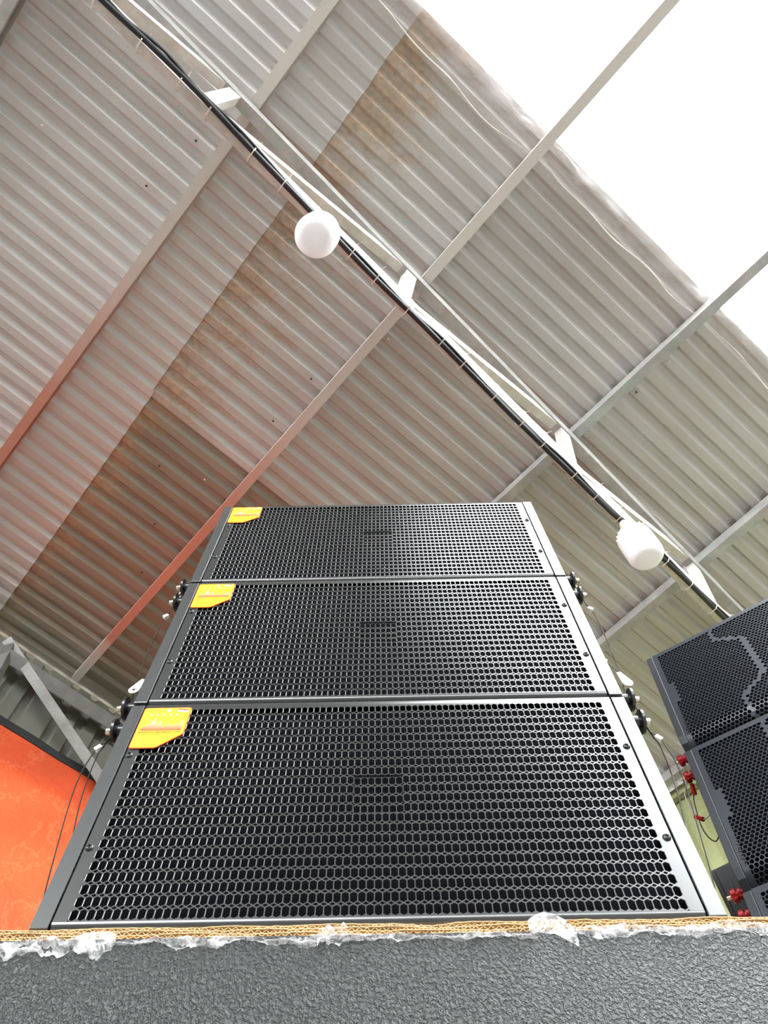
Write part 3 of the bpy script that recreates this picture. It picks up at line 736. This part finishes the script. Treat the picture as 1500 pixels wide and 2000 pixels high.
def cardboard():
    root = empty('cardboard_sheet', Matrix.Translation((-0.005, 0, BASE-0.0115))); rnd = random.Random(11)
    X0, X1 = -0.452, 0.452; yf = -0.0015; yb = 0.55; n = 150
    lev = [0.0, 0.0036, 0.0074, 0.0108]
    def dip(x): return -0.0022*math.exp(-((x-0.055)/0.018)**2)
    for k, z in enumerate(lev):
        m = MB(); vs = []; t = 0.00055
        for i in range(n+1):
            x = X0+(X1-X0)*i/n; w = 0.0004*math.sin(x*31+k)+0.0003*math.sin(x*83+2*k)+dip(x)*(k/3.0); e = 0.0008*math.sin(x*57+k*2)+0.0006*rnd.uniform(-1, 1)
            zz = max(z+w*(k > 0), 0); zz = min(zz, 0.0109)
            for y, dz in ((yf+e, 0), (yf+e, t), (yb, t), (yb, 0)): vs.append((x, y, zz+dz))
        m.add(vs, [(4*i+q, 4*i+(q+1) % 4, 4*i+4+(q+1) % 4, 4*i+4+q) for i in range(n) for q in range(4)])
        m.build('liner', 'kraft', root)
    for k in range(3):
        m = MB(); vs = []; P = 0.0072; st = int((X1-X0)/(P/6)); t = 0.0005
        for i in range(st+1):
            x = X0+i*P/6; ph = (i % 6)/6.0; tri = abs(2*ph-1)
            w = 0.0004*math.sin(x*31+k)+dip(x)*((k+0.5)/3.0)*(1)
            z = lev[k]+0.0005+(lev[k+1]-lev[k]-0.0008)*tri + w*0.8
            z = max(0.0003, min(z, 0.0105)); e = 0.0006*rnd.uniform(-1, 1)
            for y, dz in ((yf+0.0004+e, 0), (yf+0.0004+e, t), (yf+0.045, t), (yf+0.045, 0)): vs.append((x, y, z+dz))
        m.add(vs, [(4*i+q, 4*i+(q+1) % 4, 4*i+4+(q+1) % 4, 4*i+4+q) for i in range(st) for q in range(4)])
        m.build('corrugated_flute', 'kraft', root)
    tag(root, 'brown double wall corrugated cardboard sheet between subwoofer and speakers', 'cardboard')
cardboard()
def film(x0, x1, top, bot, seed, label, amp=0.003, ragt=0.002, ragb=0.003, y=-0.006, shape=None):
    rnd = random.Random(seed); nx = max(6, int((x1-x0)/0.0022)); nz = 10; m = MB(); vs = []
    tp = [rnd.uniform(-1, 1) for _ in range(nx+2)]; bt = [rnd.uniform(-1, 1) for _ in range(nx+2)]
    ph = [rnd.uniform(0, 6) for _ in range(6)]
    for i in range(nx+1):
        s = i/nx; x = x0+(x1-x0)*s
        tt = top+ragt*(0.6*tp[i]+math.sin(s*11+ph[0])); bb = bot+ragb*(0.5*bt[i]+math.sin(s*17+ph[1])+0.6*math.sin(s*41+ph[2]))
        if shape: tt, bb = shape(s, tt, bb)
        for j in range(nz+1):
            t = j/nz; z = tt+(bb-tt)*t
            d = amp*0.7*(math.sin(x*210+t*5+ph[3])*0.5+math.sin(x*77-t*7+ph[4])*0.6+rnd.uniform(-0.5, 0.5))
            vs.append((x, min(y+d, -0.0028), z))
    m.add(vs, [(i*(nz+1)+j, (i+1)*(nz+1)+j, (i+1)*(nz+1)+j+1, i*(nz+1)+j+1) for i in range(nx) for j in range(nz)])
    o = m.build('plastic_film', 'film', None, 35, recalc=False); o.location = (0, 0, BASE-0.0055)
    return tag(o, label, 'plastic film', 'torn stretch film along the cardboard')
film(-0.345, -0.240, -0.008, -0.024, 1, 'crumpled clear film at the far left end of the cardboard', shape=lambda s, t, b: (t+0.009*max(0, math.sin((s-0.55)*7)) if s > 0.55 else t, b))
film(-0.262, -0.005, -0.0095, -0.0165, 2, 'thin torn strip of film below the left half of the cardboard')
film(-0.055, -0.028, -0.0005, -0.019, 3, 'small knot of scrunched film just left of the middle of the cardboard', 0.005)
film(-0.028, 0.145, -0.0105, -0.0148, 4, 'narrow film strip right of the middle of the cardboard', 0.003, 0.0015, 0.0015)
film(0.138, 0.180, 0.014, -0.014, 5, 'clear rounded flap of film standing above the cardboard edge', 0.0015, 0.0, 0.0, -0.007, lambda s, t, b: (0.011-0.019*abs(s-0.42)**1.6*2.2, -0.012-0.020*max(0, s-0.55)*1.6))
film(0.178, 0.37, -0.0045, -0.0150, 6, 'wide white film strip at the right end of the cardboard', 0.003, 0.0015, 0.002)

# ------------------------------------------------------------------ right stack
ue = Vector((0.10294204, 0.03678954, 0.99400677)); ee = Vector((0.81618486, -0.57431627, -0.0632701)); ne = ue.cross(ee)
A0 = Vector((0.61739704, 0.39573271, 0.99669369+BASE)); H2 = 0.33; W2 = 0.62
ST = Matrix((ee, ne, ue)).transposed().to_4x4()
def hexgrille():
    m = MB(); p = 0.0084; Rr = p/math.sqrt(3); ri = Rr*0.83; rowh = Rr*1.5; th = 0.0014; rb = 0.052
    path = [(0.152, 0.335), (0.152, 0.276), (0.206, 0.242), (0.206, 0.110), (0.151, 0.070), (0.147, -0.02)]
    path2 = [(W2-x, z) for x, z in path]
    def near(x, z):
        for P in (path, path2):
            for (a, b) in zip(P[:-1], P[1:]):
                dx, dz = b[0]-a[0], b[1]-a[1]; t = max(0, min(1, ((x-a[0])*dx+(z-a[1])*dz)/(dx*dx+dz*dz)))
                if math.hypot(x-a[0]-t*dx, z-a[1]-t*dz) < 0.0046: return True
        return False
    def bend(x, z, y=0):
        if z >= rb: return (x, y, z)
        a = (rb-z)/rb; a = min(a, 1.6)
        return (x, rb-(rb-y)*math.cos(a), rb-(rb-y)*math.sin(a))
    angs = [math.radians(30+60*k) for k in range(6)]
    x0, x1 = 0.021, W2-0.021; nrow = int((0.322+0.018)/rowh); ncol = int((x1-x0)/p)
    for j in range(nrow):
        z = -0.016+j*rowh
        for i in range(ncol - (j % 2)):
            x = x0+p*0.5+i*p+(p/2 if j % 2 else 0)
            notch = (x < 0.034 or x > W2-0.034) and 0.143 < z < 0.203
            if near(x, z) or notch:
                m.add([bend(x+Rr*math.cos(a), z+Rr*math.sin(a)) for a in angs], [tuple(range(6))])
            else:
                o = [bend(x+Rr*math.cos(a), z+Rr*math.sin(a)) for a in angs]; q = [bend(x+ri*math.cos(a), z+ri*math.sin(a)) for a in angs]
                bk = [bend(x+ri*math.cos(a), z+ri*math.sin(a), th) for a in angs]
                m.add(o+q+bk, [(k, (k+1) % 6, 6+(k+1) % 6, 6+k) for k in range(6)]+[(6+k, 6+(k+1) % 6, 12+(k+1) % 6, 12+k) for k in range(6)])
    # frame
    zs = [-0.022+0.003*k for k in range(21)]+[0.1, 0.2, 0.3, 0.3265]
    for xa, xb in ((0.0155, x0+0.0046), (x1-0.0090, W2-0.0155)):
        k = len(zs); m.add([bend(xa, z, 0.0002) for z in zs]+[bend(xb, z, 0.0002) for z in zs], [(i, k+i, k+i+1, i+1) for i in range(k-1)])
    ztop = -0.016+nrow*rowh-0.004
    m.add([(0.0155, 0, ztop), (W2-0.0155, 0, ztop), (W2-0.0155, 0, 0.3265), (0.0155, 0, 0.3265), (0.0155, 0.03, 0.3265), (W2-0.0155, 0.03, 0.3265)], [(0, 1, 2, 3), (3, 2, 5, 4)])
    me = m.mesh('grille'); me.materials.append(MT['hexcoat']); return me
MT['hexcoat'] = plain('dark blue grey powder coat', (0.010, 0.013, 0.019, 1), 0.38, 0.0, 0.45)
HG = hexgrille()
def redpin(root, z):
    m = MB(); m.lathe([(0, 0.007), (0.004, 0.007), (0.0045, 0.0095), (0.009, 0.0095), (0.0095, 0.0065), (0.012, 0.0065), (0.0125, 0.011), (0.020, 0.011), (0.022, 0.0085)], (0.0005, 0.030, z), (-1, 0, 0), 20); p = m.build('rigging_pin', 'red', root, 35)
    p['label'] = 'red anodised rigging pin'
    m = MB(); m.lathe([(0.021, 0.0035), (0.029, 0.0035), (0.030, 0.002)], (0.0005, 0.030, z), (-1, 0, 0), 12); m.build('pin_tip', 'nickel', p, 40)
def right_speaker(k, label, pins, wires=True):
    root = empty('hexagon_grille_speaker', Matrix.Translation(A0-ue*H2*(k+1)) @ ST)
    m = MB(); m.prism([(0.006, 0.056), (0.060, 0.002), (0.42, 0.03), (0.42, 0.295), (0.006, 0.324)], lambda y, z: (0.017, y, z), lambda y, z: (W2-0.017, y, z)); m.build('cabinet', 'foam', root)
    for xa, xb in ((0.0, 0.0145), (W2-0.0145, W2)):
        m = MB(); m.prism([(0.0, 0.042), (0.006, 0.024), (0.018, 0.010), (0.04, 0.003), (0.42, 0.03), (0.42, 0.295), (0.004, 0.3285), (0.0, 0.325)], lambda y, z: (xa, y, z), lambda y, z: (xb, y, z))
        m.build('side_panel', 'cap2', root, None, 0.0010)
    link('grille', HG, None, root)
    for z in pins: redpin(root, z)
    if wires:
        y = 0.05
        m = MB(); m.tube(cspline([(-0.015, .035, .010), (-0.021, y, .000), (-0.030, y, -.03), (-0.038, y, -.055), (-0.036, y, -.10), (-0.030, y, -.115), (-0.022, y, -.122), (-0.010, y, -.118), (0.004, y, -.10)], 6), 0.0012, 6); w = m.build('safety_wire', 'wirelight', root, 60)
        m = MB(); m.tube([(-0.034, y, -.108), (-0.022, y, -.122)], 0.0042, 8); m.build('crimp_sleeve', 'red', w, 40)
        m = MB(); m.tube(cspline([(-0.015, .032, -.030), (-0.018, y, -.045), (-0.026, y, -.075), (-0.030, y, -.13), (-0.026, y, -.16), (-0.018, y, -.176), (-0.010, y, -.172), (0.004, y, -.15)], 6), 0.0011, 6); w = m.build('safety_wire', 'wire', root, 60)
        m = MB(); m.tube([(-0.0165, 0.040, -.042), (-0.0195, y, -.060)], 0.0040, 8); m.build('crimp_sleeve', 'red', w, 40)
    return tag(root, label, 'speaker', 'right line array stack')
MT['cap2'] = plain('dark slate end cap', (0.009, 0.011, 0.014, 1), 0.42, 0.0, 0.4)
right_speaker(0, 'dark hexagon mesh speaker at the top of the right hand stack', [0.013])
right_speaker(1, 'dark hexagon mesh speaker in the middle of the right hand stack', [0.296, 0.022], False)
right_speaker(2, 'dark hexagon mesh speaker lowest in the right hand stack, mostly cut off by the frame', [0.312], False)
def right_support():
    root = empty('subwoofer', Matrix.Translation(Vector((A0.x, A0.y, 0))) @ Matrix((Vector((ee.x, ee.y, 0)).normalized(), Vector((-ee.y, ee.x, 0)).normalized(), Vector((0, 0, 1)))).transposed().to_4x4())
    m = MB(); m.box((-0.0, 0.02, 0.03), (0.62, 0.42, 1.155)); m.build('cabinet', 'cabinet', root, None, 0.006)
    m = MB(); m.box((0.04, 0.008, 0.08), (0.58, 0.022, 1.10)); m.build('grille', 'coat', root, None, 0.003)
    for x in (0.05, 0.57):
        for y in (0.08, 0.36):
            m = MB(); m.lathe([(0, 0.02), (0.032, 0.024)], (x, y, 0), (0, 0, 1), 14); m.build('rubber_foot', 'foam', root)
    tag(root, 'black subwoofer cabinet standing under the right hand stack', 'speaker')
right_support()
def back_cabinet():
    eh = Vector((ee.x, ee.y, 0)).normalized(); nh = Vector((-eh.y, eh.x, 0)); org = A0-eh*0.15+nh*0.46
    root = empty('speaker_cabinet', Matrix.Translation(Vector((org.x, org.y, 0))) @ Matrix((eh, nh, Vector((0, 0, 1)))).transposed().to_4x4())
    zt = BASE+0.808; m = MB(); m.box((0, 0.004, 0.03), (0.62, 0.46, zt)); m.build('cabinet', 'cabinet', root, None, 0.004)
    m = MB(); m.box((0.012, -0.003, 0.08), (0.608, 0.006, zt-0.012)); g = m.build('front_panel', 'cap2', root, None, 0.002)
    for k in range(22):
        m = MB(); x = 0.03+k*0.0265; m.box((x, -0.0075, 0.10), (x+0.006, -0.002, zt-0.03)); m.build('rib', 'hexcoat', g)
    for x in (0.05, 0.57):
        for y in (0.06, 0.40):
            m = MB(); m.lathe([(0, 0.02), (0.032, 0.024)], (x, y, 0), (0, 0, 1), 14); m.build('rubber_foot', 'foam', root)
    return tag(root, 'black ribbed cabinet half hidden behind the right hand stack', 'speaker')
back_cabinet()
